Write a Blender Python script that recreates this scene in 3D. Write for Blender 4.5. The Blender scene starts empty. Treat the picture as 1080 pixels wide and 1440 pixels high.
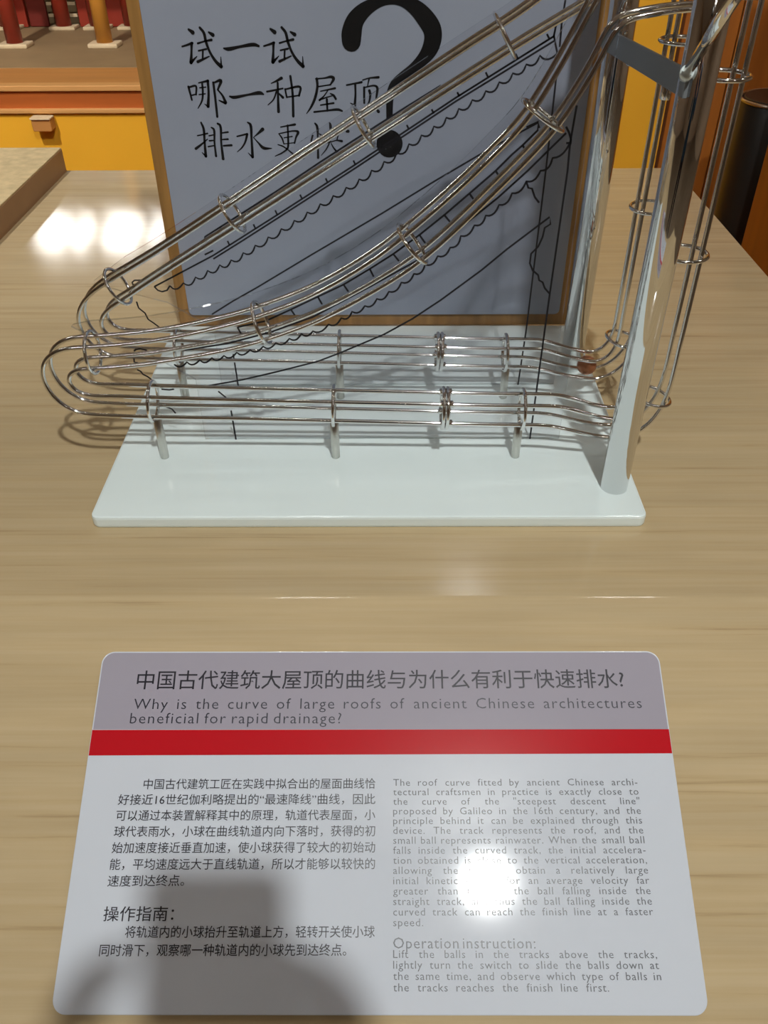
import bpy, bmesh, math, random
from mathutils import Vector, Matrix
from math import sin, cos, pi, radians, hypot
random.seed(5)
S = bpy.context.scene
COL = S.collection
# ---------------------------------------------------------------- camera
cam_d = bpy.data.cameras.new('camera'); cam = bpy.data.objects.new('camera', cam_d); COL.objects.link(cam)
cam_d.sensor_fit = 'VERTICAL'; cam_d.sensor_height = 36.0; cam_d.lens = 1183.995 * 36.0 / 1440.0
_r = Vector((0.99998326, 0.00309453, -0.00488953)); _u = Vector((0.00188695, 0.62441028, 0.78109426)); _f = Vector((-0.00547019, 0.78109041, -0.62439398))
cam.matrix_world = Matrix(((_r.x, _u.x, -_f.x, 0.01859046), (_r.y, _u.y, -_f.y, -0.59918458), (_r.z, _u.z, -_f.z, 0.48207139), (0, 0, 0, 1)))
cam_d.clip_start = 0.02
S.camera = cam
# ---------------------------------------------------------------- world, lamps, exposure
W = bpy.data.worlds.new('world'); S.world = W; W.use_nodes = True
W.node_tree.nodes['Background'].inputs[0].default_value = (1.0, 0.86, 0.70, 1); W.node_tree.nodes['Background'].inputs[1].default_value = 0.4
S.view_settings.view_transform = 'Standard'; S.view_settings.look = 'None'; S.view_settings.gamma = 1.0
S.view_settings.exposure = 0.24
try: S.view_settings.use_curve_mapping = False
except Exception: pass
KEY_POS = Vector((0.36, -1.37, 2.20))

TAB_A, TAB_M, TAB_B = (170, 146, 108), (195, 172, 132), (200, 179, 141)
def area(name, loc, size, energy, col, target=None, shape='RECTANGLE', sizey=None, spread=180):
    d = bpy.data.lights.new(name, 'AREA'); d.shape = shape; d.size = size; d.size_y = sizey or size; d.energy = energy; d.color = col; d.spread = radians(spread)
    o = bpy.data.objects.new(name, d); COL.objects.link(o); o.location = loc
    if target is not None: o.rotation_euler = (Vector(target) - Vector(loc)).to_track_quat('-Z', 'Y').to_euler()
    return o
WARM = (1.0, .985, .95)
area('key_lamp', KEY_POS, .09, 31, (.98, 1.0, .98), (0, .15, 0), 'DISK')
FAR = [(-2.97, .22, 6.85), (-2.71, .12, 6.85), (-2.36, .29, 6.85), (-2.05, .09, 6.85)]
for x_, w_, y_ in FAR: area('far_lamp', (x_, y_, 2.24), w_, 7 * w_ / .2, WARM, None, 'RECTANGLE', .6)
area('plinth_fill', (-1.0, -.35, 2.22), .12, 11, WARM, (-1.05, 1.9, -.1), 'DISK', spread=70)  # added source, not a known lamp: brightens the yellow plinth
area('partition_fill', (1.1, .25, 2.22), .12, 2.5, WARM, (.8, 1.9, .1), 'DISK', spread=70)  # likewise an added, unseen source that brightens the partitions
CEIL = [(-1.9, -2.6), (1.9, -2.6), (-2.2, .4), (2.2, .4), (-.27, .9), (.92, .9), (0, 5.8), (0, -4.0)]
for x_, y_ in CEIL: area('glint_or_fill_lamp', (x_, y_, 2.27), .25 if y_ == .9 else .6, 16 if y_ == .9 else 35, WARM)  # large panels are unseen fill added for the hall; the small pair makes fold glints

# ---------------------------------------------------------------- materials
def nt(name):
    m = bpy.data.materials.new(name); m.use_nodes = True
    n = m.node_tree; b = n.nodes['Principled BSDF']; return m, n, b
def C4(c): return (c[0], c[1], c[2], 1)
def srgb(r, g, b):
    f = lambda v: (v / 255 / 12.92) if v / 255 <= .04045 else ((v / 255 + .055) / 1.055) ** 2.4
    return (f(r), f(g), f(b))
def plain(name, col, rough=.5, metal=0., spec=.5, var=.0, scale=20., bump=0., stretch=(1, 1, 1), coat=0.):
    m, n, b = nt(name)
    b.inputs['Roughness'].default_value = rough; b.inputs['Metallic'].default_value = metal
    b.inputs['Specular IOR Level'].default_value = spec; b.inputs['Coat Weight'].default_value = coat; b.inputs['Coat Roughness'].default_value = .06
    b.inputs['Base Color'].default_value = C4(col)
    if var or bump:
        tc = n.nodes.new('ShaderNodeTexCoord'); mp = n.nodes.new('ShaderNodeMapping'); mp.inputs['Scale'].default_value = stretch
        no = n.nodes.new('ShaderNodeTexNoise'); no.inputs['Scale'].default_value = scale; no.inputs['Detail'].default_value = 5
        n.links.new(tc.outputs['Object'], mp.inputs[0]); n.links.new(mp.outputs[0], no.inputs['Vector'])
        if var:
            mx = n.nodes.new('ShaderNodeMix'); mx.data_type = 'RGBA'
            mr = n.nodes.new('ShaderNodeMapRange'); mr.inputs[1].default_value = .3; mr.inputs[2].default_value = .7
            n.links.new(no.outputs['Fac'], mr.inputs[0]); n.links.new(mr.outputs[0], mx.inputs[0])
            mx.inputs[6].default_value = C4([v * (1 - var) for v in col]); mx.inputs[7].default_value = C4([min(1, v * (1 + var)) for v in col])
            n.links.new(mx.outputs[2], b.inputs['Base Color'])
        if bump:
            bp = n.nodes.new('ShaderNodeBump'); bp.inputs['Strength'].default_value = bump; bp.inputs['Distance'].default_value = .002
            n.links.new(no.outputs['Fac'], bp.inputs['Height']); n.links.new(bp.outputs[0], b.inputs['Normal'])
    return m
def emis(name, col, st):
    m, n, b = nt(name); b.inputs['Emission Color'].default_value = C4(col); b.inputs['Emission Strength'].default_value = st
    b.inputs['Base Color'].default_value = C4(col); return m
def acrylic(name, tint, refl=1.0, base=.03):
    m = bpy.data.materials.new(name); m.use_nodes = True; n = m.node_tree; n.nodes.clear()
    out = n.nodes.new('ShaderNodeOutputMaterial'); tr = n.nodes.new('ShaderNodeBsdfTransparent'); gl = n.nodes.new('ShaderNodeBsdfGlossy')
    tr.inputs[0].default_value = C4(tint); gl.inputs['Roughness'].default_value = .02
    fr = n.nodes.new('ShaderNodeLayerWeight'); fr.inputs['Blend'].default_value = .5
    # Schlick-like reflectance that does not depend on which side of the sheet the ray meets
    pw = n.nodes.new('ShaderNodeMath'); pw.operation = 'POWER'; pw.inputs[1].default_value = 4.0
    mu = n.nodes.new('ShaderNodeMath'); mu.operation = 'MULTIPLY_ADD'; mu.inputs[1].default_value = refl; mu.inputs[2].default_value = base
    mix = n.nodes.new('ShaderNodeMixShader')
    n.links.new(fr.outputs['Facing'], pw.inputs[0]); n.links.new(pw.outputs[0], mu.inputs[0]); n.links.new(mu.outputs[0], mix.inputs[0])
    n.links.new(tr.outputs[0], mix.inputs[1]); n.links.new(gl.outputs[0], mix.inputs[2]); n.links.new(mix.outputs[0], out.inputs[0])
    return m
def laminate(name):
    m, n, b = nt(name)
    tc = n.nodes.new('ShaderNodeTexCoord'); mp = n.nodes.new('ShaderNodeMapping'); mp.inputs['Scale'].default_value = (1.5, 70, 70)
    n.links.new(tc.outputs['Object'], mp.inputs[0])
    a = n.nodes.new('ShaderNodeTexNoise'); a.inputs['Scale'].default_value = 2.2; a.inputs['Detail'].default_value = 7; a.inputs['Roughness'].default_value = .6; a.inputs['Distortion'].default_value = .25
    n.links.new(mp.outputs[0], a.inputs['Vector'])
    cr = n.nodes.new('ShaderNodeValToRGB'); e = cr.color_ramp.elements
    e[0].position = .27; e[0].color = C4(srgb(*TAB_A)); e[1].position = .62; e[1].color = C4(srgb(*TAB_B))
    e2 = cr.color_ramp.elements.new(.38); e2.color = C4(srgb(*TAB_M))
    n.links.new(a.outputs['Fac'], cr.inputs[0])
    mp2 = n.nodes.new('ShaderNodeMapping'); mp2.inputs['Scale'].default_value = (.9, 9, 9); n.links.new(tc.outputs['Object'], mp2.inputs[0])
    d = n.nodes.new('ShaderNodeTexNoise'); d.inputs['Scale'].default_value = 6; d.inputs['Detail'].default_value = 3; n.links.new(mp2.outputs[0], d.inputs['Vector'])
    mr = n.nodes.new('ShaderNodeMapRange'); mr.inputs[1].default_value = .3; mr.inputs[2].default_value = .7; mr.inputs[3].default_value = .93; mr.inputs[4].default_value = 1.04
    n.links.new(d.outputs['Fac'], mr.inputs[0])
    mx = n.nodes.new('ShaderNodeMix'); mx.data_type = 'RGBA'; mx.blend_type = 'MULTIPLY'; mx.inputs[0].default_value = 1
    n.links.new(cr.outputs[0], mx.inputs[6]); n.links.new(mr.outputs[0], mx.inputs[7]); n.links.new(mx.outputs[2], b.inputs['Base Color'])
    b.inputs['Roughness'].default_value = .10; b.inputs['Specular IOR Level'].default_value = .45
    bp = n.nodes.new('ShaderNodeBump'); bp.inputs['Strength'].default_value = .04; bp.inputs['Distance'].default_value = .0004
    n.links.new(a.outputs['Fac'], bp.inputs['Height']); n.links.new(bp.outputs[0], b.inputs['Normal'])
    return m

chrome = plain('chrome', (.74, .74, .73), .05, 1.)
chrome_tube = plain('polished_tube', (.72, .72, .72), .05, 1.)
steel_dark = plain('dark_steel', (.16, .15, .14), .3, 1.)
steel_sat = plain('satin_steel', (.62, .61, .57), .28, 1.)
grey_paint = plain('grey_paint', srgb(120, 126, 130), .5)
white_gloss = plain('white_gloss', srgb(238, 251, 250), .09, coat=.3)
ac_clear = acrylic('clear_acrylic', (.965, .965, .97), .55, .012)
ac_edge = acrylic('acrylic_rim', (.93, .95, .94), .6, .22)
ink = plain('ink', srgb(18, 18, 26), .5)
board_ink = plain('board_ink', srgb(12, 12, 14), .4)
board_blue = plain('board_blue', srgb(154, 161, 176), .12, var=.04, scale=3)
wood = plain('wood_board', srgb(158, 116, 62), .42, var=.28, scale=9, stretch=(9, 9, .8), bump=.1)
lam = laminate('laminate')
yellow = plain('yellow_lacquer', srgb(240, 176, 50), .35, var=.06, scale=2)
orange_br = plain('orange_wood', srgb(176, 92, 38), .45, var=.12, scale=6, stretch=(.6, 4, 6))
tan_wood = plain('tan_wood', srgb(184, 126, 66), .5, var=.1, scale=5, stretch=(.6, 4, 4))
pale_trim = plain('pale_trim', srgb(205, 150, 88), .5)
stage_grey = plain('stage_floor', srgb(150, 124, 88), .6, var=.12, scale=7)
red_l = plain('red_lacquer', srgb(148, 46, 28), .42, var=.1, scale=5)
red_d = plain('dark_red', srgb(112, 30, 18), .5)
ochre = plain('ochre_lacquer', srgb(206, 140, 52), .4)
stone = plain('pale_stone', srgb(214, 190, 152), .7, var=.08, scale=30)
brown_w = plain('brown_wood', srgb(168, 98, 34), .45, var=.18, scale=5, stretch=(5, 5, .5))
black_p = plain('black_plastic', (.012, .011, .010), .35)
grain = plain('woven_mat', srgb(196, 174, 132), .8, var=.16, scale=55, bump=.3)
grain_side = plain('taupe_edge', srgb(152, 118, 84), .6, var=.05, scale=20)
copper = plain('copper', (.42, .17, .08), .38, .5)
wall_m = plain('wall_paint', srgb(196, 172, 144), .7, var=.05, scale=2)
floor_m = plain('floor_stone', srgb(120, 104, 84), .3, var=.1, scale=3)
ceil_m = plain('ceiling_paint', srgb(236, 232, 228), .8)
sign_white = plain('sign_white', srgb(214, 220, 229), .06, coat=0)
sign_head = plain('sign_lilac', srgb(168, 163, 175), .07)
sign_red = plain('sign_red', srgb(196, 24, 36), .08)
lamp_face = emis('lamp_face', (1, .95, .88), 12)
lamp_rim = plain('lamp_rim', (.7, .7, .7), .4)

# traced ink strokes and printed outlines, in tenths of a millimetre
KAI=[[(-1848,3310,16.9),(-1811,3283,31.5)],[(-1939,3156,12.2),(-1891,3168,14.7),(-1830,3186,19.5)],[(-1837,3184,22),(-1849,3108,17.2),(-1868,3009,27.2)],[(-1869,3007,24.7),(-1799,3064,6.2)],[(-1773,3184,14.6),(-1697,3203,12.2),(-1628,3215,19.5)],[(-1774,3116,12.3),(-1693,3131,14.7)],[(-1729,3121,14.7),(-1744,3031,14.8)],[(-1797,3014,22.2),(-1671,3063,9.8)],[(-1732,3325,19.3),(-1698,3280,21.8),(-1686,3194,21.9),(-1656,3096,19.6),(-1606,3013,24.7),(-1559,2969,29.7)],[(-1557,2970,17.3),(-1551,3057,6.2)],[(-1646,3284,14.5),(-1608,3260,29.1)],[(-1011,3310,16.9),(-972,3282,31.5)],[(-1093,3156,12.2),(-1046,3168,14.6),(-986,3186,19.5)],[(-993,3183,21.9),(-1000,3108,17.2),(-1013,3009,27.2)],[(-1013,3006,24.7),(-947,3063,6.1)],[(-928,3183,14.6),(-854,3202,12.2),(-786,3215,19.5)],[(-925,3116,12.2),(-846,3131,14.7)],[(-881,3120,14.7),(-891,3030,14.8)],[(-942,3014,22.2),(-819,3063,9.8)],[(-896,3324,19.3),(-860,3279,21.8),(-842,3194,21.9),(-807,3096,19.6),(-751,3013,24.7),(-702,2968,29.7)],[(-700,2970,17.3),(-699,3057,6.1)],[(-808,3283,14.5),(-768,3260,29.1)],[(-1510,3137,12.2),(-1468,3130,26.9),(-1343,3151,19.6),(-1194,3170,26.9),(-1147,3157,17.1)],[(-1930,2776,19),(-1913,2648,14.4)],[(-1925,2771,14.2),(-1851,2783,16.6),(-1860,2700,14.3)],[(-1912,2692,10.7),(-1860,2703,10.7)],[(-1817,2813,9.5),(-1714,2832,18.9)],[(-1718,2832,21.3),(-1724,2716,19.1),(-1748,2584,26.4)],[(-1748,2581,16.8),(-1781,2606,6)],[(-1780,2813,16.6),(-1786,2716,16.7),(-1806,2639,14.4),(-1859,2564,7.2)],[(-1813,2765,9.5),(-1746,2772,9.5)],[(-1828,2700,9.5),(-1761,2707,9.5)],[(-1661,2815,18.9),(-1660,2660,19.1),(-1662,2480,19.4)],[(-1658,2813,11.8),(-1578,2836,23.6),(-1622,2748,14.3)],[(-1623,2746,11.9),(-1579,2688,16.7),(-1555,2621,26.4)],[(-1560,2614,19.2),(-1621,2641,9.6)],[(-1502,2680,14.3),(-1467,2671,23.9),(-1297,2697,16.7),(-1176,2713,28.6),(-1142,2700,14.3)],[(-1049,2805,7.1),(-988,2829,16.5),(-936,2855,23.6)],[(-1101,2726,14.3),(-995,2743,14.3),(-929,2756,11.9)],[(-980,2810,16.6),(-988,2658,19.1),(-994,2527,24.1)],[(-996,2734,14.3),(-1039,2647,12),(-1102,2594,7.2)],[(-977,2707,11.9),(-936,2668,21.5)],[(-906,2750,14.2),(-894,2670,14.3)],[(-906,2747,11.9),(-744,2768,19),(-762,2684,16.7)],[(-894,2670,11.9),(-761,2687,11.9)],[(-841,2873,18.8),(-829,2712,19),(-838,2481,21.8)],[(-574,2847,11.7),(-478,2854,11.6),(-411,2865,21.6),(-386,2850,25),(-422,2789,11.7)],[(-561,2771,10),(-422,2789,10)],[(-563,2847,21.6),(-561,2774,20.1),(-593,2659,21.9),(-644,2566,17),(-692,2507,6.8)],[(-530,2727,8.4),(-441,2743,11.7),(-374,2755,16.7)],[(-454,2732,10.1),(-494,2682,10.1),(-545,2640,16.9)],[(-545,2642,11.8),(-470,2666,10.1),(-402,2683,8.4)],[(-428,2705,8.4),(-393,2685,18.5),(-371,2651,18.6)],[(-537,2590,10.2),(-396,2610,15.2)],[(-467,2647,18.6),(-466,2534,15.3)],[(-609,2522,15.3),(-476,2535,13.6),(-348,2545,20.4),(-308,2531,15.3)],[(-251,2785,11.7),(-171,2799,13.4),(-92,2812,18.3)],[(-159,2796,18.4),(-159,2696,16.8),(-169,2587,23.7)],[(-173,2587,16.9),(-215,2609,6.8)],[(-79,2833,10),(-4,2852,11.6),(88,2859,19.9)],[(-12,2840,13.3),(-30,2772,8.4)],[(-65,2761,18.4),(-67,2610,16.9)],[(-64,2761,10),(45,2778,15),(74,2760,20.1),(65,2672,16.8),(60,2618,15.2)],[(-10,2730,21.8),(-2,2695,20.2),(-16,2618,13.5),(-76,2540,6.8)],[(43,2571,10.2),(85,2523,25.5)],[(-1904,2287,10.4),(-1850,2296,10.4),(-1792,2309,13.8)],[(-1846,2420,15.4),(-1828,2360,20.7),(-1836,2213,19.1),(-1842,2071,24.6)],[(-1845,2073,15.8),(-1878,2109,7)],[(-1942,2151,22.7),(-1873,2196,15.7),(-1800,2249,8.7)],[(-1741,2369,12.1),(-1717,2351,19),(-1727,2212,15.7),(-1728,2071,19.3)],[(-1778,2285,10.4),(-1725,2294,10.4)],[(-1781,2233,12.2),(-1730,2237,10.4)],[(-1802,2171,12.2),(-1731,2183,10.5)],[(-1667,2409,17.2),(-1643,2391,20.6),(-1653,2212,17.4),(-1653,2041,24.6)],[(-1639,2312,10.4),(-1566,2322,15.5)],[(-1636,2245,10.4),(-1575,2249,15.6)],[(-1631,2180,14),(-1543,2185,19.2)],[(-1339,2420,12),(-1312,2398,22.3),(-1314,2252,19.1),(-1322,2061,24.6)],[(-1325,2059,17.6),(-1367,2104,5.3)],[(-1470,2277,12.1),(-1361,2301,15.6)],[(-1357,2299,20.8),(-1387,2219,15.7),(-1433,2157,12.2),(-1486,2116,5.3)],[(-1183,2349,29.3),(-1234,2308,17.3),(-1291,2266,5.2)],[(-1292,2266,6.9),(-1244,2210,13.9),(-1193,2156,26.2),(-1102,2150,7)],[(-983,2371,10.3),(-909,2384,12),(-826,2397,18.9)],[(-1010,2303,8.6),(-979,2258,13.9),(-962,2197,10.4)],[(-1010,2303,8.6),(-835,2331,13.8),(-797,2319,22.4),(-823,2266,15.6),(-844,2204,13.9)],[(-955,2260,8.7),(-865,2274,10.4)],[(-962,2197,7),(-844,2209,8.7)],[(-907,2388,15.5),(-910,2275,15.6),(-925,2151,17.5),(-983,2105,14),(-1069,2068,7)],[(-1028,2189,8.7),(-977,2172,12.2),(-926,2138,10.5),(-886,2105,12.3),(-811,2050,26.4),(-750,2041,10.6)],[(-607,2407,13.7),(-587,2379,20.6),(-586,2232,13.9),(-592,2049,21.1)],[(-640,2282,15.6),(-660,2224,13.9)],[(-569,2302,6.9),(-544,2285,15.6)],[(-448,2414,12),(-440,2386,22.3),(-452,2232,12.2),(-490,2149,12.2),(-555,2074,5.3)],[(-501,2285,10.4),(-362,2309,12.1),(-373,2240,12.1)],[(-540,2195,10.4),(-426,2219,8.7),(-382,2231,10.4),(-322,2223,20.8)],[(-440,2199,8.7),(-412,2149,12.2),(-353,2082,22.8)],[(-266,2321,17.3),(-249,2325,25.9)]]
QM=[[(-188,3198,175.0),(-184,3265,183.4),(-149,3372,161.3),(-66,3461,131.6),(49,3525,96.8),(152,3552,70.5),(254,3557,65.9),(356,3543,91.0),(471,3488,131.3),(570,3398,158.5),(639,3302,164.3),(651,3220,160.6),(619,3117,146.6),(545,3023,112.2),(446,2938,89.1),(339,2863,83.6),(256,2793,79.2),(214,2699,74.9),(205,2588,65.7),(204,2446,61.5)],[(204,2193,257.7)]]
LINE_R=[[(-1659,1679),(-1655,1708),(-888,2160),(-460,2424),(-79,2652),(346,2902),(664,3084)],[(-2255,1183),(-1595,1516),(-908,1926),(-122,2403),(797,2978),(1641,3475)],[(-1600,1479),(-1288,1663),(-911,1891),(-123,2370),(799,2948),(1645,3437)],[(-1695,869),(-1449,1022),(-1195,1163),(-579,1528),(125,1936),(641,2248),(1133,2533),(1576,2769),(1591,2720)],[(-2350,1253),(-2450,1253),(-2477,1230),(-2467,1183)],[(-2472,1017),(-2463,945),(-2406,887),(-2385,814),(-2335,772),(-2282,722)],[(-2255,1183),(-2225,1143),(-2183,1127),(-2128,1143),(-2090,1193)],[(-1522,399),(-1512,1)],[(1694,3196),(1694,2370),(1674,684),(1648,-18)],[(1643,3557),(1634,3475),(1655,3409),(1683,3332)],[(1699,3742),(1689,3583),(1695,3387)],[(-1681,1524),(-1588,1568)],[(-1486,1801),(-1477,1769)],[(-1228,1955),(-1219,1924)],[(-976,2099),(-967,2069)],[(-723,2244),(-713,2214)],[(-475,2391),(-465,2362)],[(-223,2539),(-212,2510)],[(37,2708),(49,2680)],[(275,2842),(287,2814)],[(494,2985),(506,2958)],[(-1416,1619),(-1431,1667)],[(-1137,1787),(-1153,1834)],[(-908,1926),(-925,1972)],[(-652,2078),(-670,2122)],[(-395,2232),(-413,2276)],[(-123,2397),(-142,2439)],[(129,2550),(109,2592)],[(381,2713),(361,2753)],[(608,2847),(587,2886)],[(836,2990),(814,3028)],[(1082,3152),(1060,3190)],[(1335,3299),(1313,3336)],[(1594,3454),(1571,3489)],[(-2090,1193),(-2068,1165),(-2046,1155),(-2016,1158),(-1987,1177),(-1966,1198),(-1945,1221),(-1915,1201),(-1891,1197),(-1863,1208),(-1840,1233),(-1824,1258),(-1810,1284),(-1779,1267),(-1753,1265),(-1725,1277),(-1703,1303),(-1688,1328),(-1675,1355),(-1646,1336),(-1622,1331),(-1594,1341),(-1572,1366),(-1557,1389),(-1542,1415),(-1516,1394),(-1493,1388),(-1468,1396),(-1447,1419),(-1433,1441),(-1419,1466),(-1387,1451),(-1361,1450),(-1334,1463),(-1313,1490),(-1300,1515),(-1287,1542),(-1255,1527),(-1229,1527),(-1202,1540),(-1181,1567),(-1169,1592),(-1157,1618),(-1122,1606),(-1095,1606),(-1066,1622),(-1044,1649),(-1030,1675),(-1018,1703),(-983,1690),(-956,1691),(-928,1706),(-906,1733),(-893,1759),(-880,1786),(-846,1773),(-819,1774),(-791,1789),(-770,1816),(-757,1841),(-745,1868),(-711,1856),(-684,1857),(-656,1871),(-636,1898),(-623,1923),(-611,1950),(-577,1937),(-551,1938),(-523,1953),(-503,1979),(-490,2004),(-479,2030),(-445,2018),(-419,2018),(-391,2033),(-371,2059),(-359,2083),(-348,2109),(-314,2097),(-288,2098),(-261,2112),(-242,2138),(-230,2162),(-219,2187),(-186,2175),(-160,2176),(-133,2190),(-114,2216),(-102,2239),(-92,2265),(-58,2254),(-32,2256),(-7,2271),(11,2297),(20,2321),(29,2346),(63,2336),(88,2338),(113,2352),(130,2378),(140,2401),(148,2426),(182,2416),(208,2418),(232,2433),(249,2458),(258,2481),(266,2506),(300,2496),(325,2498),(349,2512),(366,2537),(375,2560),(383,2584),(416,2574),(441,2576),(465,2590),(481,2615),(490,2637),(498,2661),(531,2652),(556,2654),(580,2668),(595,2692),(604,2714),(611,2738),(645,2728),(669,2730),(693,2744),(708,2768),(716,2790),(723,2813),(757,2804),(781,2806),(804,2819),(819,2843),(827,2865),(834,2888),(868,2878),(893,2880),(918,2893),(935,2917),(945,2939),(953,2962),(987,2953),(1012,2954),(1037,2968),(1054,2991),(1063,3013),(1071,3036),(1105,3026),(1130,3028),(1154,3041),(1170,3064),(1179,3086),(1187,3108),(1221,3099),(1246,3101),(1270,3114),(1286,3137),(1294,3158),(1302,3180),(1335,3171),(1360,3172),(1384,3185),(1400,3208),(1408,3229),(1416,3251),(1449,3242),(1473,3243),(1497,3256),(1512,3278),(1521,3299),(1528,3321),(1555,3299),(1580,3290),(1610,3291),(1638,3303),(1657,3316),(1677,3332)]]
LINE_F=[[(-1225,1259),(-953,1322),(-712,1435),(-456,1560),(-218,1675),(22,1822),(231,1958),(460,2129),(669,2301),(872,2480),(1080,2665),(1204,2794),(1284,2866),(1394,2980),(1392,3044),(1300,3002)],[(-1754,1024),(-1339,1090),(-916,1209),(-513,1360),(19,1654),(436,1894),(827,2202),(1115,2444),(1345,2664),(1626,2958)],[(-1612,628),(-1247,698),(-906,784),(-494,898),(-285,984),(146,1181),(411,1339),(668,1524),(1018,1805),(1232,1999),(1573,2280),(1587,2218),(1541,2187),(1532,2106),(1503,2020),(1447,1956),(1445,1869),(1477,1803),(1531,1759),(1545,1710),(1579,1691),(1604,1635),(1656,1580)],[(-1493,571),(-1424,498)],[(-1393,350),(-1383,-1)],[(1683,3164),(1668,2881),(1676,2663),(1656,1580),(1638,0)],[(1342,2578),(1365,2525),(1396,2519),(1427,2449),(1469,2401)],[(-2242,1013),(-2224,1029),(-2181,1040),(-2115,1021)],[(-2257,935),(-2261,896),(-2228,889)],[(-2249,814),(-2218,796),(-2203,764),(-2156,733),(-2113,685),(-2073,629)],[(-2051,597),(-1975,589),(-1925,597)],[(-2036,393),(-1983,368),(-1955,318)],[(1619,3006),(1648,2963),(1672,2908),(1672,2870)],[(1676,2881),(1636,2881)],[(-1225,1259),(-1199,1193)],[(-949,1322),(-937,1279)],[(-712,1435),(-680,1379)],[(-458,1562),(-421,1484)],[(-218,1675),(-176,1607)],[(22,1822),(56,1748)],[(231,1958),(282,1893)],[(460,2126),(511,2055)],[(666,2303),(731,2228)],[(872,2482),(924,2415)],[(1080,2665),(1120,2608)],[(1284,2866),(1305,2833)],[(-1880,872),(-1862,851),(-1842,843),(-1817,846),(-1791,861),(-1772,877),(-1753,895),(-1734,874),(-1715,866),(-1690,869),(-1664,884),(-1645,900),(-1627,917),(-1608,897),(-1590,889),(-1566,892),(-1542,907),(-1525,922),(-1507,940),(-1489,919),(-1471,912),(-1447,915),(-1423,929),(-1406,945),(-1388,962),(-1367,944),(-1347,938),(-1321,943),(-1297,960),(-1279,977),(-1262,996),(-1240,977),(-1220,970),(-1194,974),(-1169,990),(-1150,1006),(-1132,1024),(-1109,1006),(-1089,1001),(-1063,1006),(-1039,1023),(-1021,1040),(-1004,1059),(-981,1042),(-961,1037),(-935,1044),(-912,1061),(-895,1079),(-879,1098),(-855,1082),(-833,1077),(-807,1084),(-782,1102),(-765,1120),(-748,1140),(-724,1126),(-703,1123),(-679,1132),(-658,1152),(-644,1171),(-630,1191),(-611,1172),(-593,1165),(-571,1169),(-551,1183),(-536,1199),(-522,1216),(-492,1205),(-466,1206),(-435,1218),(-408,1241),(-390,1262),(-372,1285),(-345,1274),(-322,1274),(-297,1285),(-277,1307),(-263,1327),(-250,1349),(-224,1339),(-204,1339),(-184,1351),(-168,1372),(-158,1391),(-149,1412),(-123,1400),(-101,1399),(-77,1409),(-56,1429),(-43,1448),(-29,1468),(-2,1459),(19,1461),(42,1474),(60,1496),(72,1516),(82,1537),(109,1529),(131,1530),(153,1543),(170,1565),(181,1585),(191,1606),(220,1602),(243,1607),(267,1623),(284,1648),(295,1670),(305,1694),(333,1688),(356,1692),(379,1707),(396,1730),(407,1752),(416,1774),(444,1770),(466,1776),(486,1792),(500,1816),(508,1837),(515,1859),(543,1854),(565,1858),(588,1872),(605,1895),(615,1916),(624,1937),(652,1932),(674,1936),(696,1950),(712,1972),(722,1993),(731,2014),(759,2016),(780,2025),(799,2045),(810,2071),(815,2094),(819,2117),(849,2115),(872,2122),(895,2140),(912,2165),(922,2187),(931,2210),(959,2208),(979,2213),(998,2229),(1011,2252),(1018,2273),(1023,2294),(1053,2292),(1075,2299),(1097,2316),(1113,2341),(1122,2362),(1130,2384),(1160,2384),(1181,2392),(1203,2411),(1217,2436),(1225,2458),(1232,2481),(1262,2481),(1285,2489),(1308,2508),(1324,2533),(1334,2555),(1342,2578),(1372,2576),(1394,2582),(1417,2598),(1433,2622),(1443,2642),(1452,2664),(1480,2667),(1500,2676),(1519,2696),(1530,2721),(1535,2743),(1540,2765),(1573,2770),(1599,2782),(1626,2806),(1646,2836),(1658,2861),(1670,2887)]]

# ---------------------------------------------------------------- helpers
def link(name, me, mat=None, parent=None, loc=None, smooth=False):
    o = bpy.data.objects.new(name, me); COL.objects.link(o)
    if mat: me.materials.append(mat) if not me.materials else None
    if parent is not None: o.parent = parent
    if loc: o.location = loc
    if smooth: me.polygons.foreach_set('use_smooth', [True] * len(me.polygons))
    return o
def thing(name, label, cat, loc=(0, 0, 0), rot=None, group=None):
    o = bpy.data.objects.new(name, None); COL.objects.link(o); o.location = loc; o.empty_display_size = .02
    if rot: o.rotation_euler = rot
    return tag(o, label, cat, group)
def tag(o, label=None, cat=None, group=None, kind=None):
    if label: o['label'] = label
    if cat: o['category'] = cat
    if group: o['group'] = group
    if kind: o['kind'] = kind
    return o
def mesh(name, v, f):
    me = bpy.data.meshes.new(name); me.from_pydata([tuple(p) for p in v], [], f); me.update(); return me
def box_me(name, x0, x1, y0, y1, z0, z1, bev=0., seg=2):
    bm = bmesh.new(); bmesh.ops.create_cube(bm, size=1)
    for v in bm.verts: v.co = Vector(((x0 + x1) / 2 + v.co.x * (x1 - x0), (y0 + y1) / 2 + v.co.y * (y1 - y0), (z0 + z1) / 2 + v.co.z * (z1 - z0)))
    if bev: bmesh.ops.bevel(bm, geom=list(bm.edges), offset=bev, segments=seg, affect='EDGES', profile=.6)
    me = bpy.data.meshes.new(name); bm.to_mesh(me); bm.free(); return me
def box(name, d, mat, parent=None, bev=0., smooth=False): return link(name, box_me(name, *d, bev), mat, parent, smooth=False)
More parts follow.
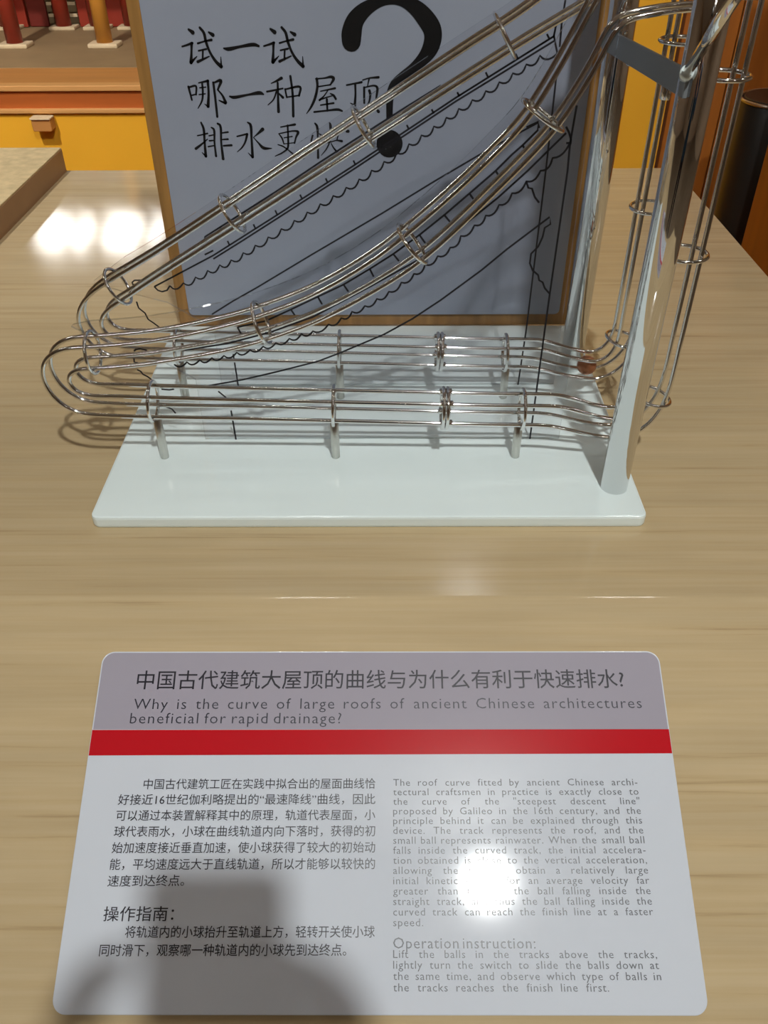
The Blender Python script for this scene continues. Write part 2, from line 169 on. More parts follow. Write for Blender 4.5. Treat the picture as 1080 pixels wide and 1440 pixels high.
def catmull(pts, n=8):
    P = [Vector(p) for p in pts]; P = [P[0] * 2 - P[1]] + P + [P[-1] * 2 - P[-2]]; out = []
    for i in range(1, len(P) - 2):
        a, b, c, d = P[i - 1], P[i], P[i + 1], P[i + 2]
        # centripetal parametrisation: even spacing, no overshoot between uneven points
        t0 = 0; t1 = t0 + max(1e-6, (b - a).length ** .5); t2 = t1 + max(1e-6, (c - b).length ** .5); t3 = t2 + max(1e-6, (d - c).length ** .5)
        for k in range(n):
            t = t1 + (t2 - t1) * k / n
            A1 = a * ((t1 - t) / (t1 - t0)) + b * ((t - t0) / (t1 - t0)); A2 = b * ((t2 - t) / (t2 - t1)) + c * ((t - t1) / (t2 - t1)); A3 = c * ((t3 - t) / (t3 - t2)) + d * ((t - t2) / (t3 - t2))
            B1 = A1 * ((t2 - t) / (t2 - t0)) + A2 * ((t - t0) / (t2 - t0)); B2 = A2 * ((t3 - t) / (t3 - t1)) + A3 * ((t - t1) / (t3 - t1))
            out.append(B1 * ((t2 - t) / (t2 - t1)) + B2 * ((t - t1) / (t2 - t1)))
    out.append(P[-2]); return out
def resmooth(P, step=.004, it=6):
    L = [0]
    for a, b in zip(P, P[1:]): L.append(L[-1] + (b - a).length)
    n = max(4, int(L[-1] / step)); out = []; j = 0
    for i in range(n + 1):
        t = L[-1] * i / n
        while j < len(L) - 2 and L[j + 1] < t: j += 1
        k = (t - L[j]) / max(1e-9, L[j + 1] - L[j]); out.append(P[j].lerp(P[j + 1], k))
    for _ in range(it): out = [out[0]] + [(a + b * 2 + c) / 4 for a, b, c in zip(out, out[1:], out[2:])] + [out[-1]]
    return out
def tube_vf(P, r, seg=12, closed=False, caps=True, V=None, F=None):
    V = [] if V is None else V; F = [] if F is None else F; base = len(V); n = len(P)
    rr = r if hasattr(r, '__len__') else [r] * n
    T = []
    for i in range(n):
        a = P[(i - 1) % n] if (closed or i > 0) else P[i]; b = P[(i + 1) % n] if (closed or i < n - 1) else P[i]
        T.append((b - a).normalized())
    ref = Vector((0, 1, 0)) if abs(T[0].y) < .9 else Vector((1, 0, 0)); N = (ref - T[0] * ref.dot(T[0])).normalized()
    for i in range(n):
        N = (N - T[i] * N.dot(T[i])).normalized(); B = T[i].cross(N)
        for k in range(seg): a = 2 * pi * k / seg; V.append(P[i] + (N * cos(a) + B * sin(a)) * rr[i])
    m = n if closed else n - 1
    for i in range(m):
        for k in range(seg): a = base + i * seg; b = base + ((i + 1) % n) * seg; k2 = (k + 1) % seg; F.append((a + k, a + k2, b + k2, b + k))
    if caps and not closed: F.append(tuple(base + k for k in reversed(range(seg)))); F.append(tuple(base + (n - 1) * seg + k for k in range(seg)))
    return V, F
def tube(name, P, r, mat, parent=None, seg=12, closed=False):
    V, F = tube_vf([Vector(p) for p in P], r, seg, closed); return link(name, mesh(name, V, F), mat, parent, smooth=True)
def cyl(name, p0, p1, r, mat, parent=None, seg=32, r1=None, bev=0):
    p0, p1 = Vector(p0), Vector(p1); r1 = r if r1 is None else r1
    P = [p0, p1]; R = [r, r1]
    if bev: d = (p1 - p0).normalized(); P = [p0, p0 + d * bev, p1 - d * bev, p1]; R = [r - bev, r, r1, r1 - bev]
    V, F = tube_vf(P, R, seg); o = link(name, mesh(name, V, F), mat, parent)
    for p in o.data.polygons: p.use_smooth = len(p.vertices) == 4
    return o
def prism(name, poly, axis, a0, a1, mat, parent=None, bev=0., matrix=None, edge_mat=None):
    """extrude a 2D polygon; axis 'Y': poly is (x, z); axis 'Z': poly is (x, y); axis 'X': poly is (y, z)"""
    mp = {'Y': lambda p, t: (p[0], t, p[1]), 'Z': lambda p, t: (p[0], p[1], t), 'X': lambda p, t: (t, p[0], p[1])}[axis]
    n = len(poly); V = [mp(p, a0) for p in poly] + [mp(p, a1) for p in poly]
    F = [tuple(range(n)), tuple(range(2 * n - 1, n - 1, -1))] + [(i, i + n, (i + 1) % n + n, (i + 1) % n) for i in range(n)]
    me = mesh(name, V, F); bm = bmesh.new(); bm.from_mesh(me); bmesh.ops.recalc_face_normals(bm, faces=bm.faces)
    if bev:
        ed = [e for e in bm.edges if len({round((v.co[{'X': 0, 'Y': 1, 'Z': 2}[axis]]), 6) for v in e.verts}) == 1]
        bmesh.ops.bevel(bm, geom=ed, offset=bev, segments=2, affect='EDGES', profile=.6)
    bm.to_mesh(me); bm.free(); me.materials.append(mat)
    if edge_mat:
        me.materials.append(edge_mat); ax = {'X': 0, 'Y': 1, 'Z': 2}[axis]
        for p in me.polygons:
            if abs(p.normal[ax]) < .5: p.material_index = 1
    return link(name, me, None, parent)
def rrect(x0, x1, y0, y1, r, n=8):
    out = []
    for cx, cy, a0 in ((x1 - r, y1 - r, 0), (x0 + r, y1 - r, 90), (x0 + r, y0 + r, 180), (x1 - r, y0 + r, 270)):
        for k in range(n + 1): a = radians(a0 + 90 * k / n); out.append((cx + r * cos(a), cy + r * sin(a)))
    return out
def brush_vf(pts, put, V, F, sub=5):
    """one ink stroke: (x, y, width) points swept to a flat ribbon with round ends"""
    P = catmull([(p[0], p[1], p[2]) for p in pts], sub) if len(pts) > 1 else [Vector(pts[0])] * 1
    if len(P) == 1:
        b = len(V); n = 28
        for k in range(n): V.append(put(P[0].x + P[0].z / 2 * cos(2 * pi * k / n), P[0].y + P[0].z / 2 * sin(2 * pi * k / n)))
        F.append(tuple(range(b, b + n))); return
    n = len(P); b = len(V)
    for i in range(n):
        t = (P[min(n - 1, i + 1)] - P[max(0, i - 1)]); t.z = 0; t = t.normalized() if t.length else Vector((1, 0, 0)); nx, ny = -t.y, t.x; h = max(1e-5, P[i].z / 2)
        V.append(put(P[i].x + nx * h, P[i].y + ny * h)); V.append(put(P[i].x - nx * h, P[i].y - ny * h))
    for i in range(n - 1): a = b + 2 * i; F.append((a, a + 1, a + 3, a + 2))
    for i in (0, n - 1):
        c0 = len(V); h = max(1e-5, P[i].z / 2)
        for k in range(16): V.append(put(P[i].x + h * cos(2 * pi * k / 16), P[i].y + h * sin(2 * pi * k / 16)) - Vector((0, .00005, 0)))
        F.append(tuple(range(c0, c0 + 16)))

# ================================================================ THE ROOM
FZ = -.86; CZ = 2.3
tag(box('floor', (-5.2, 4.2, -5.2, 8.2, FZ - .1, FZ), floor_m), kind='structure')
tag(box('ceiling', (-5.2, 4.2, -5.2, 8.2, CZ, CZ + .1), ceil_m), kind='structure')
tag(box('wall_back', (-5.2, 4.2, 8.0, 8.2, FZ, CZ), wall_m), kind='structure')
tag(box('wall_front', (-5.2, 4.2, -5.2, -5.0, FZ, CZ), wall_m), kind='structure')
tag(box('wall_left', (-5.2, -5.0, -5.0, 8.0, FZ, CZ), wall_m), kind='structure')
tag(box('wall_right', (4.0, 4.2, -5.0, 8.0, FZ, CZ), wall_m), kind='structure')
def fixture(name, label, x, y, w, l, round_=False, z=CZ, group=None):
    t = thing(name, label, 'lamp', (x, y, z - .03), None, group)
    if round_:
        cyl('rim', (0, 0, .0), (0, 0, .03), w / 2 + .02, lamp_rim, t); return t
    box('housing', (-w / 2 - .02, w / 2 + .02, -l / 2 - .02, l / 2 + .02, .0, .03), lamp_rim, t); return t
for i_, (x_, w_, y_) in enumerate(FAR): fixture('ceiling_lamp', 'ceiling lamp mirrored as the ' + ('leftmost', 'narrow', 'widest', 'rightmost')[i_] + ' patch left of the board', x_, y_, w_, .6, group='far ceiling lamps')
for x_, y_ in CEIL:
    q_ = .25 if y_ == .9 else .6; fixture('glint_or_fill_panel', 'small square ceiling lamp above the exhibit table' if y_ == .9 else 'unseen square ceiling panel added as fill light for the hall', x_, y_, q_, q_, group='small ceiling lamps over the table' if y_ == .9 else 'added square fill panels')
# key spot: a can hanging under the ceiling, its lens is the disk light
t = thing('spotlight', 'round spotlight whose glare shows on the white information sign', 'lamp', KEY_POS)
d_ = (KEY_POS - Vector((0, .15, 0))).normalized()
cyl('housing', d_ * .004, d_ * .15, .08, black_p, t)
cyl('stem', d_ * .10, Vector((d_ * .10).xyz) + Vector((0, 0, CZ - KEY_POS.z - (d_ * .10).z)), .008, lamp_rim, t, 12)

# ================================================================ EXHIBIT TABLE
PHI = radians(26.3337); YF = -.09567; TZ = -.012; TX = .5641; TY = 1.0741; TX0 = -1.35
tab = thing('exhibit_table', 'pale wood-grain exhibit table with a sloped front edge', 'table', (0, .3, FZ))
L_ = .37; yb, zb = YF - L_ * cos(PHI), TZ - L_ * sin(PHI)
prof = []                                                            # side profile (y, z): top, rounded fold, slope, lip, underside
R_ = .012
cy_, cz_ = YF + R_ * math.tan(PHI / 2), TZ - R_
for k in range(7): a = pi / 2 + PHI * k / 6; prof.append((cy_ + R_ * cos(a), cz_ + R_ * sin(a)))
prof += [(yb, zb), (yb - .006, zb - .012), (yb - .004, zb - .05), (yb + .06, zb - .05), (YF + .05, TZ - .06), (TY - .004, TZ - .06), (TY, TZ - .052), (TY, TZ - .004), (TY - .004, TZ)]
prof = [(y - .3, z - FZ) for y, z in prof]
o = prism('table_top', prof, 'X', TX0, TX, lam, tab)
box('cabinet_body', (TX0 + .05, TX - .05, yb + .08 - .3, TY - .05 - .3, .08, zb - .052 - FZ), tan_wood, tab, .004)
box('upper_body', (TX0 + .05, TX - .05, YF + .07 - .3, TY - .05 - .3, zb - .052 - FZ, TZ - .061 - FZ), tan_wood, tab, .002)
box('plinth', (TX0 + .1, TX - .1, yb + .14 - .3, TY - .1 - .3, 0, .08), black_p, tab)

# ================================================================ BALL TRACK EXHIBIT
ex = thing('ball_race_apparatus', 'chrome ball race of straight and curved wire tracks on a white base plate', 'exhibit', (0, .19, TZ))
def loc_(o):                                                         # meshes are written in table coordinates; move them under the apparatus root
    o.location = (-ex.location.x, -ex.location.y, -ex.location.z); return o
prism('base_plate', rrect(-.2545, .2545, -.004, .3836, .008), 'Z', TZ, 0, white_gloss, ex, .0025).location = (0, -.19, -TZ)
RR = .0021; AF = .0112
LOW_O = [(-.2990, .0919), (-.2953, .0779), (-.2857, .0652), (-.2700, .0577), (-.2527, .0560), (-.2045, .0539), (-.12, .0520), (-.033, .0492), (.06, .0462), (.1215, .0445), (.1500, .0440), (.1700, .0430), (.1837, .0402), (.2022, .0350), (.2199, .0310), (.2350, .0290), (.2470, .0303), (.2580, .0358), (.2670, .0450), (.2735, .0570), (.2775, .0720), (.279, .090), (.279, .13), (.279, .25), (.279, .45), (.279, .48)]
LOW_I = [(-.2765, .0960), (-.2767, .0889), (-.2709, .0813), (-.2600, .0775), (-.2313, .0766), (-.2021, .0752), (-.12, .0724), (-.0322, .0697), (.06, .0672), (.1213, .0655), (.1600, .0650), (.1808, .0640), (.1936, .0605), (.2146, .0538), (.2301, .0502), (.2400, .0500), (.2480, .0535), (.2540, .0620), (.2570, .0760), (.2575, .10), (.2575, .20), (.2575, .45), (.2575, .48)]
FO = [(.245, .455), (.208, .452), (.188, .438), (.1644, .3939), (.1438, .3513), (.1230, .3155), (.098, .288), (.0718, .2622), (.0322, .2275), (.0032, .2053), (-.0461, .1765), (-.1007, .1550), (-.1227, .1484), (-.1748, .1365), (-.2204, .1300), (-.2508, .1277), (-.2700, .1262), (-.2839, .1215), (-.2934, .1136), (-.2981, .1035)] + LOW_O
FI = [(.2440, .3885), (.2175, .3870), (.2020, .3846), (.1900, .3826), (.1856, .3810), (.1828, .3785), (.1790, .3728), (.1705, .3525), (.1467, .3110), (.105, .2640), (.0460, .2065), (.0028, .1775), (-.0474, .1507), (-.0940, .1333), (-.1300, .1235), (-.1785, .1143), (-.2069, .1098), (-.2473, .1062), (-.2620, .1055), (-.2725, .1020)] + LOW_I
RO = [(.245, .455), (.222, .446), (.1426, .3805), (.0810, .3430), (-.0250, .2790), (-.1315, .2140), (-.2035, .1710), (-.2379, .1517), (-.2614, .1390), (-.2796, .1275), (-.2904, .1174), (-.2968, .1065), (-.2992, .0975)] + LOW_O
RI = [(.2440, .3890), (.2150, .3868), (.1960, .3835), (.1850, .3780), (.1723, .3710), (.1265, .3455), (-.0021, .2690), (-.1251, .1950), (-.187, .1583), (-.2194, .1390), (-.248, .1213), (-.265, .1112), (-.2735, .1030)] + LOW_I
YFR, YRR = .0925, .206
def rail_path(pts): return resmooth(catmull([(x, z, 0) for x, z in pts], 8), .004, 4)
paths = {}
for key, pts, Y in (('F', (FO, FI), YFR), ('R', (RO, RI), YRR)):
    for q, pp in enumerate(pts):
        P2 = rail_path(pp); paths[key + 'OI'[q]] = P2
        for s in (-1, 1):
            P3 = [Vector((p.x, Y + s * AF * .97, p.y)) for p in P2]
            o = tube('rail', P3, RR, chrome, ex); loc_(o)
            o['label'] = ('outer ' if q == 0 else 'inner ') + ('wire rail of the curved roof track' if key == 'F' else 'wire rail of the straight roof track')
RG = AF * 1.4142 + RR + .0013
def ring(x, z, Y, key, group_r=None, tube_r=.0017, ang=None):
    P = paths[key + 'I']; Q = paths[key + 'O']
    best = min(range(len(Q) - 1), key=lambda i: (Q[i].x - x) ** 2 + (Q[i].y - z) ** 2)
    T = (Q[best + 1] - Q[max(0, best - 1)]).normalized()
    qi = Q[best]; pi_ = min(P, key=lambda p: (p - qi).length) ; c = (qi + pi_) / 2
    T3 = Vector((T.x, 0, T.y)); N3 = Vector((0, 1, 0)); B3 = T3.cross(N3).normalized()
    n = 36; V = [Vector((c.x, Y, c.y)) + (N3 * cos(2 * pi * k / n) + B3 * sin(2 * pi * k / n)) * RG for k in range(n)]
    o = tube('guide_ring', V, tube_r, chrome, ex, 8, True); loc_(o); return c, T3
for x, z in ((-.252, .116), (-.095, .143), (.040, .214), (.139, .316), (-.205, .063), (-.034, .060), (.145, .054), (.269, .207), (.269, .345), (.268, .070), (.228, .395)): ring(x, z, YFR, 'F')
for x, z in ((-.253, .129), (-.128, .202), (-.003, .277), (.121, .344), (-.205, .063), (-.034, .060), (.145, .054), (.268, .208), (.268, .069), (.268, .348), (.228, .395)): ring(x, z, YRR, 'R')
for Y, key in ((YFR, 'F'), (YRR, 'R')):
    for dx in (-.0021, .0021): ring(.0735 + dx, .057, Y, key, tube_r=.0018)
    for du, dv in ((-1, -1), (-1, 1), (1, -1), (1, 1)):
        z_ = .0570 + dv * .0106; y_ = Y + du * AF
        o = cyl('coupling_nut', (.0675, y_, z_), (.0795, y_, z_), .0034, chrome, ex, 6, bev=.0006); loc_(o)
    for x_, zt in ((-.205, .0460), (-.034, .0425), (.145, .0375)):
        o = cyl('support_leg', (x_, Y, 0), (x_, Y, zt), .0042, steel_sat, ex, 20, bev=.0006); loc_(o); o['label'] = 'short round metal leg holding the lower wire run'
for X_, Y_, lb in ((.2325, .042, 'front polished upright tube'), (.2305, .274, 'rear polished upright tube')):
    o = cyl('upright_post', (X_, Y_, 0), (X_, Y_, .62), .0128, chrome_tube, ex, 64); loc_(o); o['label'] = lb
    o = cyl('post_cap', (X_, Y_, .62), (X_, Y_, .628), .0135, chrome_tube, ex, 48, bev=.002); loc_(o)
# posts and lifts are tied by short brackets above the picture
for Y_, Yt in ((.042, YFR), (.274, YRR)):
    o = tube('post_bracket', [(.2325, Y_, .470), (.245, (Y_ + Yt) / 2, .470), (.2575, Yt, .470)], .003, chrome, ex); loc_(o)
# grey cross bar, from the rear post to the front post
a = Vector((.2215, .028, .351)); b = Vector((.2190, .285, .337))
bm = bmesh.new(); hh = .0088
pts = [a + Vector((0, 0, -hh)), b + Vector((0, 0, -hh)), b + Vector((0, 0, hh)), a + Vector((0, 0, hh))]
vs = [bm.verts.new(p + Vector((dx, 0, 0))) for dx in (-.0015, .0015) for p in pts]
for q in ((0, 1, 2, 3), (7, 6, 5, 4), (0, 4, 5, 1), (1, 5, 6, 2), (2, 6, 7, 3), (3, 7, 4, 0)): bm.faces.new([vs[i] for i in q])
bmesh.ops.recalc_face_normals(bm, faces=bm.faces); bmesh.ops.bevel(bm, geom=list(bm.edges), offset=.0005, segments=1, affect='EDGES')
me = bpy.data.meshes.new('release_bar'); bm.to_mesh(me); bm.free()
rb = link('release_bar', me, grey_paint, ex); loc_(rb); rb['label'] = 'flat grey bar joining the two upright tubes'
for y_, z_ in ((.206, .3335), (.0925, .332)):
    o = cyl('stop_pin', (.2275, y_, z_ - .0045), (.2275, y_, z_ + .006), .0042, chrome, ex, 20, bev=.0006); loc_(o)
o = cyl('release_lever', (.2180, .022, .3600), (.1810, -.1460, .4280), .0034, chrome, ex, 24); loc_(o); o['label'] = 'straight chrome lever rod with a white end cap'
o = cyl('lever_cap', (.2202, .031, .3563), (.2180, .022, .3600), .0047, white_gloss, ex, 24, bev=.001); loc_(o)
# clear acrylic sheets with printed roof outlines
def panel(Y, poly, lines, lab, lw):
    o = prism('acrylic_sheet', poly, 'Y', Y, Y + .003, ac_clear, ex, edge_mat=ac_edge); loc_(o); o['label'] = lab
    V, F = [], []
    put = lambda x, z: Vector((x, Y - .0003, z))
    for l in lines:
        l = [(x / 1e4, z / 1e4, lw) for x, z in l]
        brush_poly(l, put, V, F)
    q = link('printed_outline', mesh('printed_outline', V, F), ink, o); return o
def brush_poly(l, put, V, F):
    n = len(l); b = len(V)
    for i in range(n):
        a_, c_ = Vector(l[max(0, i - 1)][:2]), Vector(l[min(n - 1, i + 1)][:2]); t = (c_ - a_)
        t = t.normalized() if t.length > 1e-7 else Vector((1, 0)); h = l[i][2] / 2
        V.append(put(l[i][0] - t.y * h, l[i][1] + t.x * h)); V.append(put(l[i][0] + t.y * h, l[i][1] - t.x * h))
    for i in range(n - 1): a_ = b + 2 * i; F.append((a_, a_ + 1, a_ + 3, a_ + 2))
Fe = [(p.x, p.y + .005) for p in paths['FO'] if p.x > -.262 and p.y > .125 and p.x < .16]
Fe = [(.1937, Fe[0][1] + .065)] + Fe[::3]
polyF = [(-.1700, .0003), (.1937, .0003)] + Fe + [(-.2771, .1285), (-.2785, .1262), (-.2740, .1235), (-.215, .100), (-.170, .070)]
Re = [(p.x, p.y + .005) for p in paths['RO'] if p.x > -.262 and p.y > .1375 and p.x < .185]
polyR = [(-.1700, .0003), (.2050, .0003), (.2050, Re[0][1] + .012)] + Re[::4] + [(-.2875, .1245), (-.2893, .1222), (-.2840, .1195), (-.215, .100), (-.170, .070)]
panel(.1240, polyF, LINE_F, 'clear acrylic sheet printed with the curved roof outline', .0017)
panel(.2335, polyR, LINE_R, 'clear acrylic sheet printed with the straight roof outline', .0017)
# copper ball resting in the rear track
bm = bmesh.new(); bmesh.ops.create_uvsphere(bm, u_segments=32, v_segments=20, radius=.0103); me = bpy.data.meshes.new('ball'); bm.to_mesh(me); bm.free()
tag(link('ball', me, copper, None, (.2316, .206, .0398), True), 'small copper ball lying at the low end of the rear wire track', 'ball')

# ================================================================ TITLE BOARD
bd = thing('title_board', 'upright wood-framed board with blue-grey face and brush lettering', 'sign', (0, .384, 0))
BYF = .3805
box('wooden_backing', (-.2455, .2464, .0, .014, .0, .52), wood, bd, .0012)
o = prism('printed_face', rrect(-.2312, .2325, .0158, .505, .006), 'Y', BYF - .384, 0, board_blue, bd, .0006)
V, F = [], []; put = lambda x, z: Vector((x, BYF - .384 - .0003, z))
for s in KAI: brush_vf([(x / 1e4, z / 1e4, w / 1e4 * 1.3) for x, z, w in s], put, V, F)
link('brush_lettering', mesh('brush_lettering', V, F), board_ink, bd)
V, F = [], []
for s in QM: brush_vf([(x / 1e4, z / 1e4, w / 1e4 * 1.12) for x, z, w in s], lambda x, z: Vector((x, BYF - .384 - .0005, z)), V, F)
link('question_mark', mesh('question_mark', V, F), board_ink, bd)

# ================================================================ INFORMATION SIGN
sg = thing('information_sign', 'large white bilingual explanation plaque with a red stripe on the sloped table front', 'sign', (0, YF, TZ + .0002), (PHI, 0, 0))
SX0, SX1, S0, S1 = -.2122, .2355, .0468, .3001
H = .0038
SPOTS = ((-1.0, -.35, 'added unseen spotlight brightening the yellow plinth'), (1.1, .25, 'added unseen spotlight brightening the partitions'))
for sx_, sy_, lb_ in SPOTS:
    t = thing('added_spotlight', lb_, 'lamp', (sx_, sy_, 2.235)); cyl('housing', (0, 0, 0), (0, 0, .065), .07, lamp_rim, t)  # housings for the two added fill lights over plinth and partitions
prism('plaque', rrect(SX0, SX1, -S1, -S0, .010), 'Z', 0, H, sign_white, sg, .0008)
top = [p for p in rrect(SX0 + .0012, SX1 - .0012, -S1 + .0012, -S0 - .0012, .009) if p[1] > -.1088]
i0 = min(range(len(top)), key=lambda i: (top[i][0] < 0, top[i][1]))
top = sorted(top, key=lambda p: math.atan2(p[1] + .1088, p[0] - .0116))
top = [(SX1 - .0012, -.1088)] + top + [(SX0 + .0012, -.1088)]
prism('header_band', top, 'Z', H, H + .00015, sign_head, sg)
prism('red_stripe', [(SX0 + .0006, -.1285), (SX1 - .0006, -.1270), (SX1 - .0006, -.1088), (SX0 + .0006, -.1092)], 'Z', H, H + .0002, sign_red, sg)
_cache = {}
def glyph_objs(strings):
    """evaluate all needed strings once: {key: (verts, faces, width)}"""
    tmp = []
    for k in strings:
        if k in _cache: continue
        txt, off, chs = k
        cu = bpy.data.curves.new('t', 'FONT'); cu.body = txt; cu.size = 1; cu.resolution_u = 2; cu.offset = off; cu.space_character = chs
        o = bpy.data.objects.new('t', cu); COL.objects.link(o); tmp.append((k, o, cu))
    dg = bpy.context.evaluated_depsgraph_get(); dg.update()
    for k, o, cu in tmp:
        me = bpy.data.meshes.new_from_object(o.evaluated_get(dg)); v = [(p.co.x, p.co.y) for p in me.vertices]
        f = [tuple(p.vertices) for p in me.polygons]; xs = [p[0] for p in v] or [0]
        _cache[k] = (v, f, min(xs), max(xs)); bpy.data.meshes.remove(me)
    for k, o, cu in tmp: bpy.data.objects.remove(o); bpy.data.curves.remove(cu)
def text_lines(name, lines, mat, parent, words, off=0., chs=1., z=H + .0003):
    """lines: (text, x0, x1 or None, baseline s0, s1, size, sx)"""
    keys = []
    for l in lines: keys += [(w, off, chs) for w in (l[0].split(' ') if words else [l[0]])]
    glyph_objs(keys); V, F = [], []
    for txt, x0, x1, s0, s1, size, sx in lines:
        ws = txt.split(' ') if words else [txt]
        g = [_cache[(w, off, chs)] for w in ws]; wd = [(q[3] - q[2]) * size * sx for q in g]
        if words:
            gap = size * sx * .34 if x1 is None or len(ws) == 1 else (x1 - x0 - sum(wd)) / (len(ws) - 1); k = 1.
            if gap < size * sx * .2 and x1 is not None: k = (x1 - x0) / (sum(wd) + size * sx * .3 * (len(ws) - 1)); gap = size * sx * .3 * k
        else: gap = 0; k = (x1 - x0) / wd[0]
        x = x0
        for q, w in zip(g, wd):
            b = len(V)
            for vx, vy in q[0]:
                X = x + (vx - q[2]) * size * sx * k; t = (X - x0) / ((x1 or x0 + .2) - x0)
                V.append(Vector((X, -(s0 + (s1 - s0) * t) + vy * size, z)))
            F += [tuple(i + b for i in f) for f in q[1]]; x += w * k + gap
    return link(name, mesh(name, V, F), mat, parent)
sign_ink = plain('sign_ink', srgb(30, 28, 40), .35)
sign_ink_e = plain('sign_ink_soft', srgb(44, 45, 57), .35)
text_lines('chinese_heading', [('中国古代建筑大屋顶的曲线与为什么有利于快速排水?', -.1816, .2048, .0763, .0755, .0163, 1)], sign_ink, sg, False, .003)
text_lines('english_heading', [('Why is the curve of large roofs of ancient Chinese architectures', -.1818, .2163, .0932, .0926, .0120, 1.07), ('beneficial for rapid drainage?', -.1832, -.0185, .1043, .1043, .0120, 1.07)], sign_ink_e, sg, True, -.006, 1.12)
cl = ['中国古代建筑工匠在实践中拟合出的屋面曲线恰', '好接近16世纪伽利略提出的“最速降线”曲线，因此', '可以通过本装置解释其中的原理，轨道代表屋面，小', '球代表雨水，小球在曲线轨道内向下落时，获得的初', '始加速度接近垂直加速，使小球获得了较大的初始动', '能，平均速度远大于直线轨道，所以才能够以较快的', '速度到达终点。']
L = [(t_, -.1667 if i == 0 else -.1845, -.1292 if i == 6 else .0083, .1526 + .01118 * i, .1521 + .01118 * i, .0082, 1) for i, t_ in enumerate(cl)]
L += [('将轨道内的小球抬升至轨道上方，轻转开关使小球', -.1676, .0083, .2525, .2522, .0082, 1), ('同时滑下，观察哪一种轨道内的小球先到达终点。', -.1841, -.0115, .2640, .2636, .0082, 1)]
text_lines('chinese_paragraph', L[:7], sign_ink, sg, False, .003)
text_lines('chinese_instructions', L[7:], sign_ink, sg, False, .003)
text_lines('chinese_subheading', [('操作指南：', -.1845, -.1345, .2419, .2417, .0104, 1)], sign_ink, sg, False, .003)
el = ['The roof curve fitted by ancient Chinese archi-', 'tectural craftsmen in practice is exactly close to', 'the curve of the "steepest descent line"', 'proposed by Galileo in the 16th century, and the', 'principle behind it can be explained through this', 'device. The track represents the roof, and the', 'small ball represents rainwater. When the small ball', 'falls inside the curved track, the initial accelera-', 'tion obtained is close to the vertical acceleration,', 'allowing the ball to obtain a relatively large', 'initial kinetic energy for an average velocity far', 'greater than that of the ball falling inside the', 'straight track, and thus the ball falling inside the', 'curved track can reach the finish line at a faster', 'speed.']
L = [(t_, .0217 - .00003 * i, .2055 if i < 14 else None, .1508 + .00678 * i, .1504 + .00678 * i, .0072, 1.08) for i, t_ in enumerate(el)]
L += [(t_, .0212, x1, s, s, .0072, 1.08) for t_, x1, s in (('Lift the balls in the tracks above the tracks,', .2045, .2655), ('lightly turn the switch to slide the balls down at', .2050, .2721), ('the same time, and observe which type of balls in', .2056, .2789), ('the tracks reaches the finish line first.', .1690, .2858))]
text_lines('english_paragraph', L[:15], sign_ink_e, sg, True, -.004, 1.10)
text_lines('english_instructions', L[15:], sign_ink_e, sg, True, -.004, 1.10)
text_lines('english_subheading', [('Operation instruction:', .0213, .1207, .2596, .2596, .0100, 1.08)], sign_ink_e, sg, True, -.004, 1.08)

# ================================================================ LEFT: mat-topped block on the table
t = thing('sample_block', 'low beige block with a woven grainy top at the far end of the table', 'exhibit', (-.80, .75, TZ))
prism('block_body', rrect(-.28, .2035, -.42, .319, .004), 'Z', 0, .040, grain_side, t)
prism('mat_top', rrect(-.279, .2025, -.419, .318, .004), 'Z', .040, .0428, grain, t, .0008)

# ================================================================ BACKGROUND: yellow plinth with a temple model
PY = 1.5
pl_ = thing('yellow_plinth', 'long yellow display plinth with stepped brown ledge behind the table', 'display', (-1.2, PY, FZ))
def pb(name, x0, x1, y0, y1, z0, z1, m, bev=.0, par=None):
    r = par or pl_; l = r.location; return box(name, (x0 - l.x, x1 - l.x, y0 - l.y, y1 - l.y, z0 - l.z, z1 - l.z), m, r, bev)
XL, XR = -2.6, .44
pb('front_panel', XL, XR, PY, PY + .06, FZ, -.010, yellow)
pb('lower_ledge', XL, XR, PY - .008, PY + .06, -.010, -.001, pale_trim, .002)
pb('fascia', XL, XR, PY + .004, PY + .06, -.001, .036, orange_br)
pb('upper_ledge', XL, XR, PY - .003, PY + .03, .036, .048, pale_trim, .002)
pb('tread', XL, XR, PY + .03, 1.69, .030, .0475, tan_wood)
pb('stage_floor', XL, XR, 1.69, 2.42, .030, .0485, stage_grey)
pb('core', XL + .01, XR - .01, PY + .06, 2.42, FZ, .030, yellow)
o = thing('cable_clip', 'small brown square catch fixed at the top of the yellow panel', 'fitting', (-.779, PY - .012, -.030))
prism('clip_body', rrect(-.022, .022, -.013, .013, .004), 'Y', -.02, .0115, tan_wood, o, .002)
prism('clip_lid', rrect(-.024, .024, -.024, .008, .004), 'Z', .013, .0165, stone, o, .001)
tm = thing('temple_model', 'red temple model with round columns on square stone bases upon the plinth', 'model', (-1.0, 2.0, .0485))
def tb(name, x0, x1, y0, y1, z0, z1, m, bev=0.): l = tm.location; return box(name, (x0 - l.x, x1 - l.x, y0 - l.y, y1 - l.y, z0 - l.z, z1 - l.z), m, tm, bev)
for cx, cy, m, w in ((-.984, 1.955, red_l, .0205), (-.742, 1.955, ochre, .0200), (-.45, 1.955, red_l, .0205), (-1.28, 1.955, red_l, .0205)):
    l = tm.location; o = cyl('column', (cx - l.x, cy - l.y, .010), (cx - l.x, cy - l.y, .31), w * 1.05, m, tm, 28, r1=w * .96)
    if m is ochre: o['label'] = 'ochre yellow column'
    s = link('column_base', box_me('column_base', cx - l.x - .040, cx - l.x + .040, cy - l.y - .030, cy - l.y + .030, 0, .011, .004), stone, o)
